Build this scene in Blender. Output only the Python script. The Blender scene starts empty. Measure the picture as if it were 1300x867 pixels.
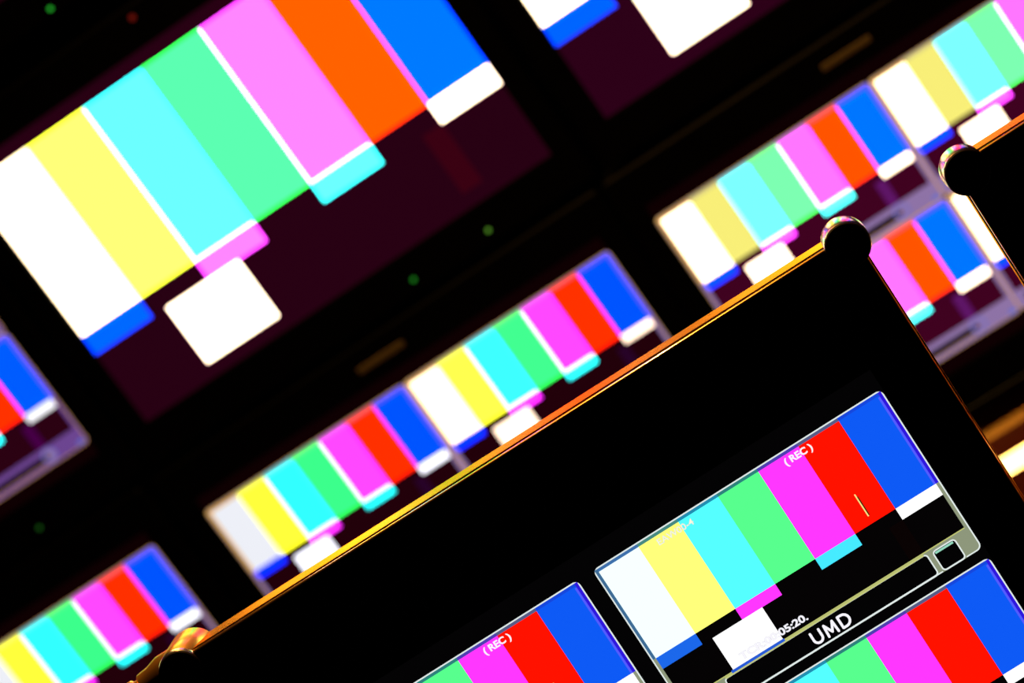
import bpy, bmesh, math, random
from mathutils import Matrix, Vector
scene = bpy.context.scene
C = scene.collection
Z0 = 1.45                     # height of the top edge of the middle picture row above the floor

# ------------------------------------------------------------------ camera, world, light, exposure
cam_d = bpy.data.cameras.new('camera'); cam = bpy.data.objects.new('camera', cam_d); C.objects.link(cam)
right = Vector((0.82091, 0.04931, -0.56892)); down = Vector((-0.5319, -0.29652, -0.79319)); fwd = Vector((-0.20781, 0.95375, -0.21719))
M = Matrix.Identity(4)
for i, a in enumerate((right, -down, -fwd)):
    for j in range(3): M[j][i] = a[j]
M.translation = Vector((1.05568, -3.13297, 0.26282 + Z0))
cam.matrix_world = M
cam_d.sensor_width = 36; cam_d.lens = 4000 / 1300 * 36
cam_d.clip_start = 0.05; cam_d.clip_end = 50
cam_d.dof.use_dof = True; cam_d.dof.focus_distance = 2.275; cam_d.dof.aperture_fstop = 4.8
scene.camera = cam
world = bpy.data.worlds.new('world'); scene.world = world; world.use_nodes = True
world.node_tree.nodes['Background'].inputs[0].default_value = (0.0, 0.0, 0.0, 1)
world.node_tree.nodes['Background'].inputs[1].default_value = 0.0
vs = scene.view_settings
vs.view_transform = 'Standard'; vs.look = 'None'; vs.exposure = 0; vs.gamma = 1; vs.use_curve_mapping = False
LAMP_POS = Vector((0.583, -0.30, 2.52)); LAMP_W = 110.0

# ------------------------------------------------------------------ materials
def s2l(c): return c / 12.92 if c <= 0.04045 else ((c + 0.055) / 1.055) ** 2.4
def px(c, gain):              # colour read in 0..255; a full channel is driven past white by «gain»
    return tuple(gain if v >= 250 else s2l(v / 255.0) for v in c)
mats = {}
def emis(name, rgb):
    if name in mats: return mats[name]
    m = bpy.data.materials.new(name); m.use_nodes = True; nt = m.node_tree; nt.nodes.clear()
    o = nt.nodes.new('ShaderNodeOutputMaterial'); e = nt.nodes.new('ShaderNodeEmission')
    k = max(max(rgb), 1e-6); e.inputs[0].default_value = (rgb[0] / k, rgb[1] / k, rgb[2] / k, 1); e.inputs[1].default_value = k
    nt.links.new(e.outputs[0], o.inputs[0]); mats[name] = m; return m
def pbr(name, col, rough=.5, metal=0, noise=0, scale=60, spec=.5, bump=0):
    m = bpy.data.materials.new(name); m.use_nodes = True; nt = m.node_tree; b = nt.nodes['Principled BSDF']
    b.inputs['Base Color'].default_value = (*col, 1); b.inputs['Roughness'].default_value = rough
    b.inputs['Metallic'].default_value = metal; b.inputs['Specular IOR Level'].default_value = spec
    if noise or bump:
        tc = nt.nodes.new('ShaderNodeTexCoord'); n = nt.nodes.new('ShaderNodeTexNoise'); n.inputs['Scale'].default_value = scale
        nt.links.new(tc.outputs['Object'], n.inputs['Vector'])
        if noise:
            mr = nt.nodes.new('ShaderNodeMapRange'); mr.inputs['To Min'].default_value = max(0, rough - noise); mr.inputs['To Max'].default_value = min(1, rough + noise)
            nt.links.new(n.outputs['Fac'], mr.inputs['Value']); nt.links.new(mr.outputs[0], b.inputs['Roughness'])
        if bump:
            bp = nt.nodes.new('ShaderNodeBump'); bp.inputs['Strength'].default_value = bump; bp.inputs['Distance'].default_value = .0005
            nt.links.new(n.outputs['Fac'], bp.inputs['Height']); nt.links.new(bp.outputs[0], b.inputs['Normal'])
    mats[name] = m; return m
BLK = pbr('black_case', (.0025, .0022, .0022), .6, spec=.15, bump=.2, scale=900)
BEZ = pbr('black_bezel', (.0010, .0009, .0009), .5, spec=.02)
def anodised(name, lobes):     # metal as weighted glossy lobes: (colour, roughness, weight)
    m = bpy.data.materials.new(name); m.use_nodes = True; nt = m.node_tree; nt.nodes.clear()
    o = nt.nodes.new('ShaderNodeOutputMaterial'); prev = None; acc = 0
    tc = nt.nodes.new('ShaderNodeTexCoord'); n = nt.nodes.new('ShaderNodeTexNoise'); n.inputs['Scale'].default_value = 30
    nt.links.new(tc.outputs['Object'], n.inputs['Vector'])
    for col, r, w in lobes:
        g = nt.nodes.new('ShaderNodeBsdfGlossy'); g.inputs['Color'].default_value = (*col, 1)
        mr = nt.nodes.new('ShaderNodeMapRange'); mr.inputs['To Min'].default_value = r * .85; mr.inputs['To Max'].default_value = r * 1.15
        nt.links.new(n.outputs['Fac'], mr.inputs['Value']); nt.links.new(mr.outputs[0], g.inputs['Roughness'])
        acc += w
        if prev is None: prev = g
        else:
            mx = nt.nodes.new('ShaderNodeMixShader'); mx.inputs[0].default_value = w / acc
            nt.links.new(prev.outputs[0], mx.inputs[1]); nt.links.new(g.outputs[0], mx.inputs[2]); prev = mx
    nt.links.new(prev.outputs[0], o.inputs[0]); mats[name] = m; return m
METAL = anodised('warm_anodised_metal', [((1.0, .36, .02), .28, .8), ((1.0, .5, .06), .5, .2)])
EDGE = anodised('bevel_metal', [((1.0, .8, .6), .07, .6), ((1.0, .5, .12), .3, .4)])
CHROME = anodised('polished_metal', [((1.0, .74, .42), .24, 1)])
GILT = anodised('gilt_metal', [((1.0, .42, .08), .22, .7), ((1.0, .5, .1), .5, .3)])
CAPM = pbr('black_knob_cap', (.012, .004, .003), .55, spec=.2)
PLATE = pbr('name_plate', (.12, .085, .03), .6)
WALLM = pbr('dark_wall', (.004, .003, .003), .9, spec=.05, bump=.3, scale=120)
FLOORM = pbr('dark_carpet', (.006, .006, .007), .95, spec=.05, bump=.5, scale=400)
DESKM = pbr('desk_laminate', (.012, .011, .01), .6, spec=.2, bump=.2, scale=200)
LEDGE = pbr('red_brown_wood', (.07, .005, .001), .6, spec=.2, bump=.3, scale=90)
GOLDW = pbr('ledge_lipping', (.22, .10, .008), .5, spec=.3)

# ------------------------------------------------------------------ mesh helpers
def link(name, me, mat_list, parent=None):
    for m in (mat_list if isinstance(mat_list, (list, tuple)) else [mat_list]): me.materials.append(m)
    o = bpy.data.objects.new(name, me); C.objects.link(o)
    if parent: o.parent = parent
    return o
def obj(name, bm, mat, parent=None, off=(0, 0, 0), smooth=False):
    if any(off): bmesh.ops.translate(bm, vec=Vector(off), verts=bm.verts[:])
    bmesh.ops.recalc_face_normals(bm, faces=bm.faces[:])
    me = bpy.data.meshes.new(name); bm.to_mesh(me); bm.free()
    if smooth:
        for p in me.polygons: p.use_smooth = True
    o = link(name, me, mat, parent)
    if smooth:
        md = o.modifiers.new('e', 'EDGE_SPLIT'); md.split_angle = math.radians(40)
    return o
def box(bm, x0, x1, y0, y1, z0, z1, bev=0):
    r = bmesh.ops.create_cube(bm, size=1); vs_ = r['verts']
    for v in vs_: v.co = Vector(((x0 + x1) / 2 + v.co.x * (x1 - x0), (y0 + y1) / 2 + v.co.y * (y1 - y0), (z0 + z1) / 2 + v.co.z * (z1 - z0)))
    if bev:
        es = list({e for v in vs_ for e in v.link_edges})
        bmesh.ops.bevel(bm, geom=es, offset=bev, segments=2, affect='EDGES', profile=.5)
    return bm
def rr(x0, x1, z0, z1, r, n=6):            # rounded rectangle outline
    pts = []
    for cx, cz, a0 in ((x1 - r, z1 - r, 0), (x0 + r, z1 - r, 90), (x0 + r, z0 + r, 180), (x1 - r, z0 + r, 270)):
        for k in range(n + 1):
            a = math.radians(a0 + 90 * k / n); pts.append((cx + r * math.cos(a), cz + r * math.sin(a)))
    return pts
def loops_bm(loops, cap0=True, cap1=True):  # loops: list of (pts, y)
    bm = bmesh.new(); L = [[bm.verts.new((p[0], y, p[1])) for p in pts] for pts, y in loops]
    for a, b in zip(L, L[1:]):
        for i in range(len(a)): bm.faces.new((a[i], a[(i + 1) % len(a)], b[(i + 1) % len(a)], b[i]))
    if cap0: bm.faces.new(L[0])
    if cap1: bm.faces.new(L[-1])
    return bm
def lathe(prof, n=40, axis='y'):           # prof: (radius, distance along y)
    bm = bmesh.new(); R = []
    for r, y in prof: R.append([bm.verts.new((r * math.cos(2 * math.pi * k / n), y, r * math.sin(2 * math.pi * k / n))) for k in range(n)])
    for a, b in zip(R, R[1:]):
        for i in range(n): bm.faces.new((a[i], a[(i + 1) % n], b[(i + 1) % n], b[i]))
    bm.faces.new(R[0]); bm.faces.new(R[-1])
    if axis == 'x':
        bmesh.ops.rotate(bm, verts=bm.verts[:], cent=(0, 0, 0), matrix=Matrix.Rotation(math.radians(90), 3, 'Z'))
    if axis == 'z':
        bmesh.ops.rotate(bm, verts=bm.verts[:], cent=(0, 0, 0), matrix=Matrix.Rotation(math.radians(90), 3, 'X'))
    return bm
def sweep(path, rad, n=14):
    bm = bmesh.new(); rings = []
    for i, p in enumerate(path):
        p = Vector(p); t = (Vector(path[min(i + 1, len(path) - 1)]) - Vector(path[max(i - 1, 0)])).normalized()
        u = t.cross(Vector((0, 1, .01))).normalized(); w = t.cross(u)
        r = rad[i] if isinstance(rad, (list, tuple)) else rad
        rings.append([bm.verts.new(p + (u * math.cos(2 * math.pi * k / n) + w * math.sin(2 * math.pi * k / n)) * r) for k in range(n)])
    for a, b in zip(rings, rings[1:]):
        for i in range(n): bm.faces.new((a[i], a[(i + 1) % n], b[(i + 1) % n], b[i]))
    bm.faces.new(rings[0]); bm.faces.new(rings[-1]); return bm
class Flat:                                # picture cells on a screen: one mesh, one material per colour
    def __init__(s): s.v = []; s.f = []; s.m = []; s.mats = []
    def mi(s, m):
        if m not in s.mats: s.mats.append(m)
        return s.mats.index(m)
    def poly(s, pts, y, m):
        b = len(s.v); s.v += [(p[0], y, p[1]) for p in pts]; s.f.append(tuple(range(b, b + len(pts)))); s.m.append(s.mi(m))
    def rect(s, x0, x1, d0, d1, y, m): s.poly([(x0, -d1), (x1, -d1), (x1, -d0), (x0, -d0)], y, m)   # d = distance down
    def ring(s, a, b, y, m):
        n = len(a); base = len(s.v); s.v += [(p[0], y, p[1]) for p in a] + [(p[0], y, p[1]) for p in b]
        for i in range(n):
            j = (i + 1) % n; s.f.append((base + i, base + j, base + n + j, base + n + i)); s.m.append(s.mi(m))
    def build(s, name, parent, off):
        me = bpy.data.meshes.new(name); me.from_pydata([tuple(Vector(v) + Vector(off)) for v in s.v], [], s.f)
        o = link(name, me, s.mats, parent)
        for p, m in zip(me.polygons, s.m): p.material_index = m
        return o
def text_mesh(name, body, size, loc, mat, parent, bold=0, sx=1):
    cu = bpy.data.curves.new('t', 'FONT'); cu.body = body; cu.size = size; cu.align_x = 'CENTER'; cu.align_y = 'CENTER'; cu.offset = bold; cu.resolution_u = 4
    t = bpy.data.objects.new('t', cu); C.objects.link(t); bpy.context.view_layer.update()
    me = bpy.data.meshes.new_from_object(t.evaluated_get(bpy.context.evaluated_depsgraph_get())); bpy.data.objects.remove(t)
    for v in me.vertices: v.co = Vector((v.co.x * sx + loc[0], loc[1], v.co.y + loc[2]))
    me.materials.clear(); me.name = name
    return link(name, me, mat, parent)
def empty(name, label, cat, loc, group=None):
    o = bpy.data.objects.new(name, None); C.objects.link(o); o.location = loc; o.empty_display_size = .05
    o['label'] = label; o['category'] = cat
    if group: o['group'] = group
    return o
def struct(name, bm, mat):
    o = obj(name, bm, mat); o['kind'] = 'structure'; return o

# ------------------------------------------------------------------ the room
RX0, RX1, RY0, RY1, RH = -2.6, 3.6, -4.3, 0.16, 2.8
struct('floor', box(bmesh.new(), RX0 - .1, RX1 + .1, RY0 - .1, RY1 + .1, -.1, 0), FLOORM)
struct('ceiling', box(bmesh.new(), RX0 - .1, RX1 + .1, RY0 - .1, RY1 + .1, RH, RH + .1), WALLM)
struct('wall_back', box(bmesh.new(), RX0, RX1, RY1, RY1 + .1, 0, RH), WALLM)
struct('wall_front', box(bmesh.new(), RX0, RX1, RY0 - .1, RY0, 0, RH), WALLM)
struct('wall_left', box(bmesh.new(), RX0 - .1, RX0, RY0, RY1, 0, RH), WALLM)
struct('wall_right', box(bmesh.new(), RX1, RX1 + .1, RY0, RY1, 0, RH), WALLM)

# ------------------------------------------------------------------ screen pictures
IW, IH = .52, .2925
BARS = ('white', 'yellow', 'cyan', 'green', 'magenta', 'red', 'blue')
def palette(tag, cols, gain, dark, extra=None):
    P = {k: emis(tag + '_' + k, px(v, gain)) for k, v in cols.items()}
    P['black'] = emis(tag + '_black', dark)
    for k, v in (extra or {}).items(): P[k] = emis(tag + '_' + k, v)
    if tag in ('large_picture', 'upper_picture', 'right_wall_tile', 'centre_wall_tile'):     # lens colour fringe put into the white as a warm tint
        P['white'] = emis(tag + '_warm_white', (1.35 * gain, gain, .62 * gain))
        P['mid_white'] = emis(tag + '_warm_mid_white', (1.35 * extra['mid_white'][0], extra['mid_white'][1], .7 * extra['mid_white'][2]))
    P['_cols'] = {k: px(v, gain) for k, v in cols.items()}; P['_tag'] = tag
    return P
WHT = (255, 255, 255)
BIG = palette('large_picture', dict(white=WHT, yellow=(255, 255, 122), cyan=(108, 255, 255), green=(92, 255, 178), magenta=(255, 135, 255), red=(255, 98, 0), blue=(0, 122, 255)), 4.8, (.021, .0005, .0065), dict(pluge=(.042, .0005, .006), mid_blue=(0, .14, 3.6), mid_white=(4.8,) * 3))
BIG2 = palette('upper_picture', dict(white=WHT, yellow=(255, 255, 122), cyan=(108, 255, 255), green=(92, 255, 178), magenta=(255, 135, 255), red=(255, 98, 0), blue=(0, 122, 255)), 5.0, (.026, .0005, .009), dict(pluge=(.045, .0005, .01), mid_blue=(0, .13, 3.0), mid_white=(4,) * 3))
ZP = palette('right_wall_tile', dict(white=WHT, yellow=(249, 239, 120), cyan=(125, 255, 255), green=(125, 250, 178), magenta=(255, 118, 255), red=(255, 84, 0), blue=(0, 118, 255)), 3.8, (.05, .0008, .014), dict(pluge=(.11, .008, .13), mid_blue=(0, .09, 3.2), mid_white=(3.4,) * 3))
YP = palette('centre_wall_tile', dict(white=WHT, yellow=(255, 255, 80), cyan=(62, 255, 255), green=(66, 255, 145), magenta=(255, 72, 255), red=(255, 50, 0), blue=(0, 84, 255)), 2.8, (.016, .0004, .003), dict(pluge=(.02, .001, .02), mid_blue=(0, .05, 2.8), mid_white=(1.9, 1.9, 2.0)))
YD = palette('dim_wall_tile', dict(white=(238, 240, 248), yellow=(255, 255, 60), cyan=(50, 255, 255), green=(60, 255, 140), magenta=(255, 72, 255), red=(255, 48, 0), blue=(0, 84, 255)), 2.4, (.016, .0004, .003), dict(pluge=(.02, .001, .02), mid_blue=(0, .04, 2.6), mid_white=(1.7, 1.7, 1.9)))
LP = palette('left_wall_tile', dict(white=WHT, yellow=(255, 255, 80), cyan=(62, 255, 255), green=(66, 255, 145), magenta=(255, 72, 255), red=(255, 50, 0), blue=(0, 92, 255)), 2.8, (.024, .0006, .006), dict(pluge=(.06, .0, .06), mid_blue=(0, .01, .95), mid_white=(1.2, 1.2, 1.25)))
FP = palette('near_tile', dict(white=(249, 252, 252), yellow=(255, 255, 124), cyan=(85, 255, 255), green=(88, 255, 142), magenta=(255, 55, 255), red=(255, 18, 0), blue=(14, 90, 246)), 1.15, (.0015, .001, .0012), dict(pluge=(.003, .001, .001), mid_blue=px((28, 104, 235), 1), mid_white=(1.1,) * 3, mid_cyan=px((70, 235, 255), 1.1)))
def bars(F, x0, d0, w, h, y, P):
    X = lambda u: x0 + u * w
    D = lambda v: d0 + v * h
    for i, k in enumerate(BARS): F.rect(X(i / 7), X((i + 1) / 7), D(0), D(2 / 3), y, P[k])
    for i, k in enumerate(('mid_blue', 'black', 'magenta', 'black', 'cyan', 'black', 'mid_white')):
        m = P.get('mid_cyan', P['cyan']) if k == 'cyan' else P[k]
        F.rect(X(i / 7), X((i + 1) / 7), D(2 / 3), D(3 / 4), y, m)
    cuts = (0, 1.25 / 7, 2.5 / 7, 5 / 7 + 2 / 21, 6 / 7, 1)
    for (a, b), k in zip(zip(cuts, cuts[1:]), ('black', 'white_box', 'black', 'pluge', 'black')):
        F.rect(X(a), X(b), D(3 / 4), D(1), y, P['mid_white'] if k == 'white_box' else P[k])
def mix(P, k, base, f, tag):
    a = [min(v, 1.0) for v in P['_cols'][k]]; return emis(P['_tag'] + '_' + tag + '_' + k, tuple(v * f + b for v, b in zip(a, base)))
def rim(F, x0, d0, tw, th, ins, pw, ph, y, P, cols):      # translucent tile border laid over the picture's edge
    for i, k in enumerate(BARS):
        F.rect(x0 + ins + i * pw / 7, x0 + ins + (i + 1) * pw / 7, d0 + ins * .3, d0 + ins, y, cols[k])
    F.rect(x0 + ins * .3, x0 + ins, d0 + ins * .3, d0 + ins + ph * 2 / 3, y, cols['left'])
    F.rect(x0 + tw - ins, x0 + tw - ins * .3, d0 + ins * .3, d0 + ins + ph * 2 / 3, y, cols['right'])

# tile as shown on the wall screens (soft lilac border, thin caption slot)
LILAC = emis('tile_border_lilac', (.27, .17, .38)); LILAC2 = emis('tile_border_violet', (.15, .06, .28)); RIML = emis('tile_outline_gold', (.62, .33, .09)); SLOT = emis('caption_slot_dark', (.006, .001, .0)); DOTB = emis('tile_corner_blue', (.12, .16, .62))
def wall_tile(F, x0, d0, P, vi=False):
    tw, th = .26, .14625; ins = .0052; ph = th - ins - .0215; pw = tw - 2 * ins
    F.poly(rr(x0, x0 + tw, -d0 - th, -d0, .005, 4), -.0002, RIML)
    F.poly(rr(x0 + .0009, x0 + tw - .0009, -d0 - th + .0009, -d0 - .0009, .0045, 4), -.0004, LILAC2 if vi else LILAC)
    cols = {k: mix(P, k, (.10, .08, .10), .62 if k not in ('blue',) else .5, 'rim') for k in BARS}
    cols['blue'] = emis('tile_rim_blue', (.10, .10, 1.0)); cols['red'] = emis('tile_rim_red', (1.2, .09, .10)); cols['white'] = emis('tile_rim_white', (.80, .45, .12))
    cols['left'] = cols['white']; cols['right'] = cols['blue']
    rim(F, x0, d0, tw, th, ins, pw, ph, -.0006, P, cols)
    bars(F, x0 + ins, d0 + ins, pw, ph, -.0006, P)
    dm = d0 + th - .0105
    F.rect(x0 + .012, x0 + tw - .052, dm - .0040, dm + .0040, -.0008, SLOT)
    F.rect(x0 + .012, x0 + tw - .050, dm + .0042, dm + .0050, -.0008, RIML)
    c = (x0 + tw - .045, -(dm - .001)); L = lambda r: [(c[0] + r * math.cos(a * math.pi / 8), c[1] + r * math.sin(a * math.pi / 8)) for a in range(16)]
    F.poly(L(.0085), -.0009, DOTB); F.poly(L(.0072), -.0010, LILAC); F.poly([(c[0] - .003 + p[0] * 0 + math.cos(a) * .0035, c[1] + math.sin(a) * .0028) for a in [k * math.pi / 4 for k in range(8)] for p in [(0, 0)]], -.0011, SLOT)
    F.rect(x0 + tw - .012, x0 + tw - .004, d0 + th - .007, d0 + th - .003, -.0009, DOTB)

# tile as shown on the near screens (crisp outline, caption box)
OUTL = emis('tile_outline_white', (.78, .86, .84)); OLIVE = emis('tile_border_grey', (.27, .31, .20)); YLINE = emis('tile_line_yellow', (.55, .58, .17)); DK = emis('caption_box_black', (.0012, .001, .0012)); TALLYC = emis('tally_bar_green', (.30, .70, .52))
TXT = emis('caption_white', (.95, .93, 1.0)); TXS = emis('caption_shadow_grey', (.42, .43, .46)); METR = emis('meter_mark_yellow', (1.0, .78, .25)); METD = emis('meter_mark_shadow', (.03, .01, 0))
def umd(scr, p):               # the letters U M D as rounded strokes
    F = Flat(); w = .00095
    def seg(a, b):
        a = Vector(a) * K; b = Vector(b) * K; d = (b - a).normalized() * w; q = Vector((-d.y, d.x)); pts = []
        for c, s0 in ((b, -90), (a, 90)):
            for k in range(5):
                an = math.radians(s0 + 45 * k); v = d * math.cos(an) + q * math.sin(an); pts.append((c.x + v.x, c.y + v.y))
        F.poly(pts, seg.y, TXT); seg.y -= .00001
    seg.y = 0
    H = .0098; K = .93
    arc = lambda cx, cy, rx, ry, a0, a1, n=8: [(cx + rx * math.cos(math.radians(a0 + (a1 - a0) * k / n)), cy + ry * math.sin(math.radians(a0 + (a1 - a0) * k / n))) for k in range(n + 1)]
    U = [(0, H)] + arc(.0038, .0036, .0038, .0036, 180, 360) + [(.0076, H)]
    Mm = [(.0118, 0), (.0124, H), (.0162, .0022), (.0200, H), (.0206, 0)]
    D = [(.0250, 0), (.0250, H)] + [(.0278, H)] + arc(.0282, H / 2, .0048, H / 2, 90, -90) + [(.0250, 0)]
    for L in (U, Mm, D):
        for a, b in zip(L, L[1:]): seg(a, b)
    F.build('tile_caption', scr, p)
def near_tile(scr, x0, d0, off, full_caption):
    P = FP; tw, th = .2469, .1382; ins = .0034; pw = tw - 2 * ins; ph = .1148; F = Flat()
    F.poly(rr(x0, x0 + tw, -d0 - th, -d0, .0045, 5), -.0002, OUTL)
    F.poly(rr(x0 + .0010, x0 + tw - .0010, -d0 - th + .0010, -d0 - .0010, .0037, 5), -.0004, OLIVE)
    g = lambda n, c: emis('near_rim_' + n, px(c, 1))
    cols = dict(white=g('white', (62, 112, 172)), yellow=g('yellow', (70, 138, 130)), cyan=g('cyan', (34, 142, 178)), green=g('green', (45, 130, 125)), magenta=g('magenta', (78, 62, 178)), red=g('red', (88, 92, 135)), blue=g('blue', (22, 72, 222)), left=g('left', (62, 108, 150)), right=g('right', (48, 24, 222)))
    rim(F, x0, d0, tw, th, ins, pw, ph, -.0006, P, cols)
    bars(F, x0 + ins, d0 + ins, pw, ph, -.0006, P)
    F.rect(x0 + tw - ins - .0016, x0 + tw - ins, d0 + ins + .001, d0 + ins + ph * 2 / 3, -.0008, emis('near_rim_light_blue', px((84, 92, 250), 1)))
    y = d0 + ins + ph
    F.rect(x0 + .002, x0 + tw - ins, y, y + .0008, -.0007, YLINE)
    F.rect(x0 + .0445, x0 + .090, y - .0008, y + .0014, -.0009, emis('near_blend_blue', px((38, 92, 215), 1)))
    F.poly(rr(x0 + .0365, x0 + .2105, -d0 - th, -d0 - .1197, .003, 4), -.0008, OUTL)                   # caption box
    F.rect(x0 + .038, x0 + .208, d0 + .1192, d0 + .1206, -.00085, YLINE)
    F.poly(rr(x0 + .0375, x0 + .2095, -d0 - th + .0014, -d0 - .1207, .002, 4), -.0010, DK)
    F.rect(x0 + .2135, x0 + .2335, d0 + .120, d0 + th, -.00075, OLIVE)
    F.poly(rr(x0 + .2140, x0 + .2335, -d0 - th, -d0 - .1208, .003, 4), -.0009, OUTL)                   # tally box
    F.poly(rr(x0 + .2150, x0 + .2325, -d0 - th + .0012, -d0 - .1218, .002, 4), -.0010, DK)
    F.rect(x0 + .2160, x0 + .2310, d0 + .1222, d0 + .1238, -.0011, TALLYC)
    if full_caption: F.rect(x0 + .1895, x0 + .1905, d0 + .055, d0 + .074, -.0008, METR); F.rect(x0 + .1905, x0 + .1914, d0 + .0575, d0 + .0735, -.0008, METD)
    F.build('picture_tile', scr, off)
    o = Vector(off)
    t = lambda body, size, x, d, bold=.0002, sx=1, m=TXT, dy=0: text_mesh('tile_caption', body, size, o + Vector((x0 + x, -.0012 - dy, -d0 - d)), m, scr, bold, sx)
    if full_caption: t('( REC )', .0072, .1716, .0084, .00025, 1.08)
    umd(scr, o + Vector((x0 + .1075, -.0012, -d0 - .1342)))
    if full_caption: t('EAW00-4', .0068, .0662, .0085, .0002, 1.12, TXS); t('EAW00-4', .0068, .0662, .0085, .00005, 1.12, emis('caption_pale', (.95, .97, .78)), .0002)
    t('TCR:00:05:20.', .0076, .0845, .1126, .0003, 1.3, emis('timecode_edge_grey', (.72, .73, .78)))
    t('TCR:00:05:20.', .0076, .0845, .1126, .0001, 1.3, TXT, .0002)

# ------------------------------------------------------------------ wall monitors
def led_bm(r): return lathe([(r, .001), (r, -.0012), (r * .8, -.0022), (r * .35, -.0027)], 20)
GREEN_LED = emis('green_led', (.03, .62, .04)); GREEN_DIM = emis('dim_green_led', (.02, .30, .02)); YG_LED = emis('yellow_green_led', (.12, .36, .03)); RED_LED = emis('dim_red_led', (.16, .008, .004)); GREEN_LOW = emis('faint_green_led', (.015, .11, .01))
def wall_monitor(label, ox, od, kind, P, leds=(), plate=False, tally=False, vi=False, P2=None):
    # local frame: image top-left corner at the origin, thing's base = bottom centre of the case
    base = Vector((.26, 0, -.3535)); off = -base
    t = empty('wall_monitor', label, 'monitor', (ox + base.x, 0, Z0 - od + base.z), 'identical black monitors on the back wall')
    x0, x1, z0, z1 = -.028, .548, -.3535, .061
    n = 5
    bm = loops_bm([(rr(x0 + .02, x1 - .02, z0 + .02, z1 - .02, .01, n), .070), (rr(x0, x1, z0, z1, .008, n), .045), (rr(x0, x1, z0, z1, .008, n), .003), (rr(x0 + .003, x1 - .003, z0 + .003, z1 - .003, .006, n), 0),
                   (rr(-.002, .522, -.3105, .018, .001, n), 0), (rr(-.001, .521, -.3095, .017, .001, n), .004)])
    obj('housing', bm, BEZ, t, off)
    F = Flat(); F.rect(0, IW, -.0165, .309, 0, P['black'] if kind == 'bars' else emis('screen_margin', (.0045, .0003, .0006)))
    scr = F.build('screen', t, off + Vector((0, .0035, 0)))
    soff = off + Vector((0, .0033, 0))
    if kind == 'bars':
        F = Flat(); bars(F, 0, 0, IW, IH, 0, P); F.build('colour_bar_picture', scr, soff)
    else:
        for i in (0, 1):
            for j in (0, 1):
                F = Flat(); wall_tile(F, i * .26, j * .14625, (P2 if (P2 and i == 0) else P), vi); F.build('picture_tile', scr, soff)
    for lx, ld, m in leds: obj('indicator_light', led_bm(.0022), m, t, off + Vector((lx, 0, -ld)))
    if plate: obj('name_plate', box(bmesh.new(), .229, .287, -.0012, .001, .0325, .0395, .0008), PLATE, t, off)
    if tally: obj('tally_light', led_bm(.003), RED_LED, t, off + Vector((.2486, 0, .048)))
    bm = bmesh.new(); box(bm, .18, .34, .070, .085, -.20, -.09, .002); box(bm, .21, .31, .085, .16, -.18, -.11, .002)
    obj('wall_bracket', bm, BLK, t, off)
    return t
wall_monitor('largest full-screen colour bars at upper left, two green lights under the screen', 0, 0, 'bars', BIG, [(.3264, .3382, GREEN_DIM), (.4212, .338, YG_LED)], tally=True)
wall_monitor('full-screen bars cut off by the top edge, right of the largest bars', .5878, 0, 'bars', BIG2, [(.3264, .3382, GREEN_DIM), (.4212, .338, YG_LED)], tally=True)
wall_monitor('four-way wall monitor cut by the left edge, violet border around its tile', -.5836, .0, 'quad', LP, [(.3264, .3382, GREEN_DIM), (.417, .340, GREEN_LOW)], tally=True, vi=True)
wall_monitor('four-way wall monitor directly below the largest bars, two tiles above the near monitor', -.009, .4247, 'quad', YP, [(.3264, .3382, GREEN_DIM), (.4212, .338, GREEN_DIM)], plate=True, P2=YD)
wall_monitor('four-way wall monitor at the lower left corner, ending above the left round knob', -.597, .4232, 'quad', YD, [(.3264, .3382, GREEN_DIM)], plate=True)
wall_monitor('four-way wall monitor at right, seen through the gap between the two near monitors', .5688, .4247, 'quad', ZP, [(.3264, .3382, GREEN_DIM)], plate=True)
wall_monitor('black monitor above the largest bars, only a bezel with bright green light showing', 0, -.4467, 'bars', BIG, [(.1846, .3443, GREEN_LED)])

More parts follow.
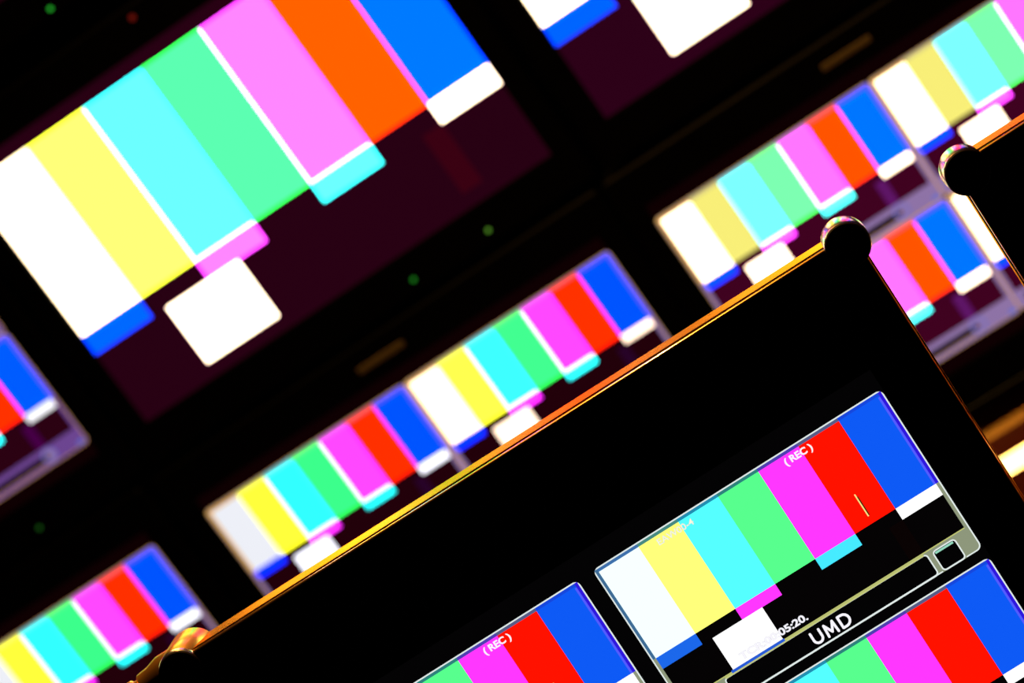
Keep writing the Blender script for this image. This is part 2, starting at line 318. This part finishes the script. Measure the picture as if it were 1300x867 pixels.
# ------------------------------------------------------------------ near monitors on the desk
A = ((0.9954, -0.01463, -0.09464), (0.09216, -0.12223, 0.98821), (-0.02602, -0.99239, -0.12032))
FR = Matrix.Identity(4)
for j in range(3):
    FR[j][0] = A[j][0]; FR[j][1] = A[j][2]; FR[j][2] = -A[j][1]
FR.translation = Vector((0.53853, -0.99202, -0.40066 + Z0))
HX0, HX1, HZ1, HZ0 = -.3045, .2915, .1085, -.352
def knob(t, x, z, off, length=.038):
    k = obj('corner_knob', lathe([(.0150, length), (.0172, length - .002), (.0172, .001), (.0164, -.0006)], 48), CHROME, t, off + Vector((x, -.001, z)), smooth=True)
    obj('knob_cap', lathe([(.0166, -.0004), (.0166, -.0016), (.0156, -.0026), (.002, -.0028)], 48), CAPM, k, off + Vector((x, -.0015, z)), smooth=True)
    return k
def near_monitor(label, dx):
    base = Vector(((HX0 + HX1) / 2, .018, HZ0 - .012)); off = -base
    t = empty('desk_monitor', label, 'monitor', (0, 0, 0), 'near monitors on the desk')
    t.matrix_world = FR @ Matrix.Translation(base + Vector((dx, 0, 0)))
    n = 6; R = .010
    D = .036
    ho = lambda e: rr(HX0 + e, HX1 - e, HZ0 + e, HZ1 - e, R, n)
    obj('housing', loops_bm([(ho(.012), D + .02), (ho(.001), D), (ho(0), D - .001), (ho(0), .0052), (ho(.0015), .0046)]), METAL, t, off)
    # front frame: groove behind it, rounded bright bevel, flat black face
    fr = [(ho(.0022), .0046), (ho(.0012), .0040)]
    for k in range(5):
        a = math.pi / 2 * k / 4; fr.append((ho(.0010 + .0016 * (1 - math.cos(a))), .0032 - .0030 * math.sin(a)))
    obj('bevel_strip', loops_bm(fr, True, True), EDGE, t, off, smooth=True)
    o2 = [(rr(HX0 + .0027, HX1 - .0027, HZ0 + .0027, HZ1 - .0027, R - .001, n), .0002), (rr(HX0 + .0028, HX1 - .0028, HZ0 + .0028, HZ1 - .0028, R - .001, n), -.0003), (rr(-.262, .2485, -.3095, .0165, .001, n), -.0003), (rr(-.262, .2485, -.3095, .0165, .001, n), .0001)]
    obj('bezel', loops_bm(o2, True, False), BEZ, t, off)
    F = Flat(); F.rect(-.2615, .248, -.016, .309, 0, DK); scr = F.build('screen', t, off + Vector((0, -.0001, 0)))
    so = off + Vector((0, -.0003, 0))
    for i in (-1, 0):
        for j in (0, 1): near_tile(scr, i * .26 + 0.0, j * .14625, so, j == 0)
    for (x, z) in ((HX0 + .0088, HZ1 - .0095), (HX1 - .0088, HZ1 - .0075), (HX0 + .0088, HZ0 + .009), (HX1 - .0088, HZ0 + .009)): knob(t, x, z, off)
    bm = bmesh.new(); box(bm, -.10, .09, .050, .075, HZ0 + .08, HZ0 + .20, .002); obj('stand_joint', bm, BLK, t, off)
    return t, off
def in_front(x, y, z): return FR @ Vector((x, y, z))
t1, off1 = near_monitor('sharp near monitor in the foreground with colour bar tiles and UMD captions', 0)
t2, off2 = near_monitor('black near monitor at the right edge, only its knobbed top left corner showing', .6775)
# swivel bracket behind the left upper knob of the first near monitor
kx, kz = HX0 + .0088, HZ1 - .0095
CI = lambda cx, cz, r: [(cx + r * math.cos(k * math.pi / 20), cz + r * math.sin(k * math.pi / 20)) for k in range(40)]
bm = loops_bm([(CI(kx, kz, .0166), .0015), (CI(kx, kz, .0176), .0035), (CI(kx + .008, kz + .0015, .0195), .034), (CI(kx + .0085, kz + .0015, .0180), .037)])
obj('swivel_collar', bm, GILT, t1, off1, smooth=True)
bm = lathe([(.0165, .0), (.0165, .014), (.0135, .024), (.0125, .033), (.0095, .035), (.0095, .038), (.0115, .040), (.0115, .076), (.0105, .078)], 36, 'x')
obj('bracket_arm', bm, GILT, t1, off1 + Vector((kx - .002, .020, kz + .0005)), smooth=True)

# stands and the desk they share
def desk_pt(v): return (v.x, v.y)
for t, lab in ((t1, 'a'), (t2, 'b')):
    w = t.matrix_world @ Vector((0, .045, .14))
    inv = t.matrix_world.inverted(); bm = bmesh.new()
    box(bm, -.05, .05, .0, .03, -.30, .02, .003)
    p = obj('stand_post', bm, BLK, t); p.matrix_parent_inverse = Matrix.Identity(4)
    p.matrix_local = inv @ Matrix.Translation((w.x, w.y + .012, w.z))
    bm = bmesh.new(); box(bm, -.15, .15, -.12, .12, 0, .014, .004)
    b = obj('stand_foot', bm, BLK, t); b.matrix_local = inv @ Matrix.Translation((w.x, w.y, w.z - .302))
    DZ = w.z - .302
dk = empty('control_desk', 'dark control desk carrying the near monitors', 'desk', (.9, -1.05, 0))
obj('desk_top', box(bmesh.new(), -1.2, 1.2, -.40, .34, DZ - .034, DZ - .001, .004), DESKM, dk)
for x in (-1.15, 1.15): obj('side_panel', box(bmesh.new(), x - .02, x + .02, -.34, .30, 0, DZ - .033, .002), DESKM, dk)
obj('modesty_panel', box(bmesh.new(), -1.131, 1.131, .24, .258, .1, DZ - .033, .001), DESKM, dk)

# ------------------------------------------------------------------ ledge and warm strip lamp below the wall monitors
lg = empty('wall_ledge', 'red brown ledge with a lighter front edge running under the wall monitors', 'shelf', (.6, .16, Z0 - .837))
obj('board', box(bmesh.new(), -1.6, 1.6, -.100, 0, -.002, .014, .001), LEDGE, lg)
obj('front_lipping', box(bmesh.new(), -1.6, 1.6, -.110, -.100, .001, .014, .002), GOLDW, lg)
obj('back_board', box(bmesh.new(), -1.6, 1.6, -.012, 0, -.16, -.002, .001), LEDGE, lg)
lamp = empty('strip_lamp', 'glowing warm strip lamp mounted under the ledge at the right', 'lamp', (.95, .018, Z0 - .858))
obj('tube', lathe([(.006, -.5), (.0095, -.495), (.0095, .495), (.006, .5)], 24, 'x'), emis('warm_tube', (9.0, 5.0, 1.1)), lamp)
for x in (-.505, .505):
    obj('lamp_holder', box(bmesh.new(), x - .008, x + .008, -.013, .050, -.013, .020, .001), BLK, lamp)

# ------------------------------------------------------------------ unseen ceiling spotlight, added for the highlight on the near bevel
sp = empty('glint_spotlight', 'small warm ceiling spotlight hanging over the desk, outside the picture', 'lamp', (LAMP_POS.x, LAMP_POS.y, RH))
obj('canopy', lathe([(.045, -.0), (.045, .012), (.03, .02)], 32, 'z'), BLK, sp, (0, 0, -.0))
obj('stem', box(bmesh.new(), -.006, .006, -.006, .006, -.21, -.01, .001), BLK, sp)
obj('shade', lathe([(.030, .17), (.045, .19), (.052, .27), (.048, .27), (.040, .195)], 32, 'z'), BLK, sp)
ld = bpy.data.lights.new('lamp_bulb', 'SPOT'); ld.energy = LAMP_W; ld.color = (1, .50, .12); ld.shadow_soft_size = .02; ld.spot_size = math.radians(110); ld.spot_blend = .6
lo = bpy.data.objects.new('lamp_bulb', ld); C.objects.link(lo); lo.parent = sp; lo.location = (0, 0, LAMP_POS.z - RH)
lo.rotation_euler = (math.radians(-25), 0, 0)
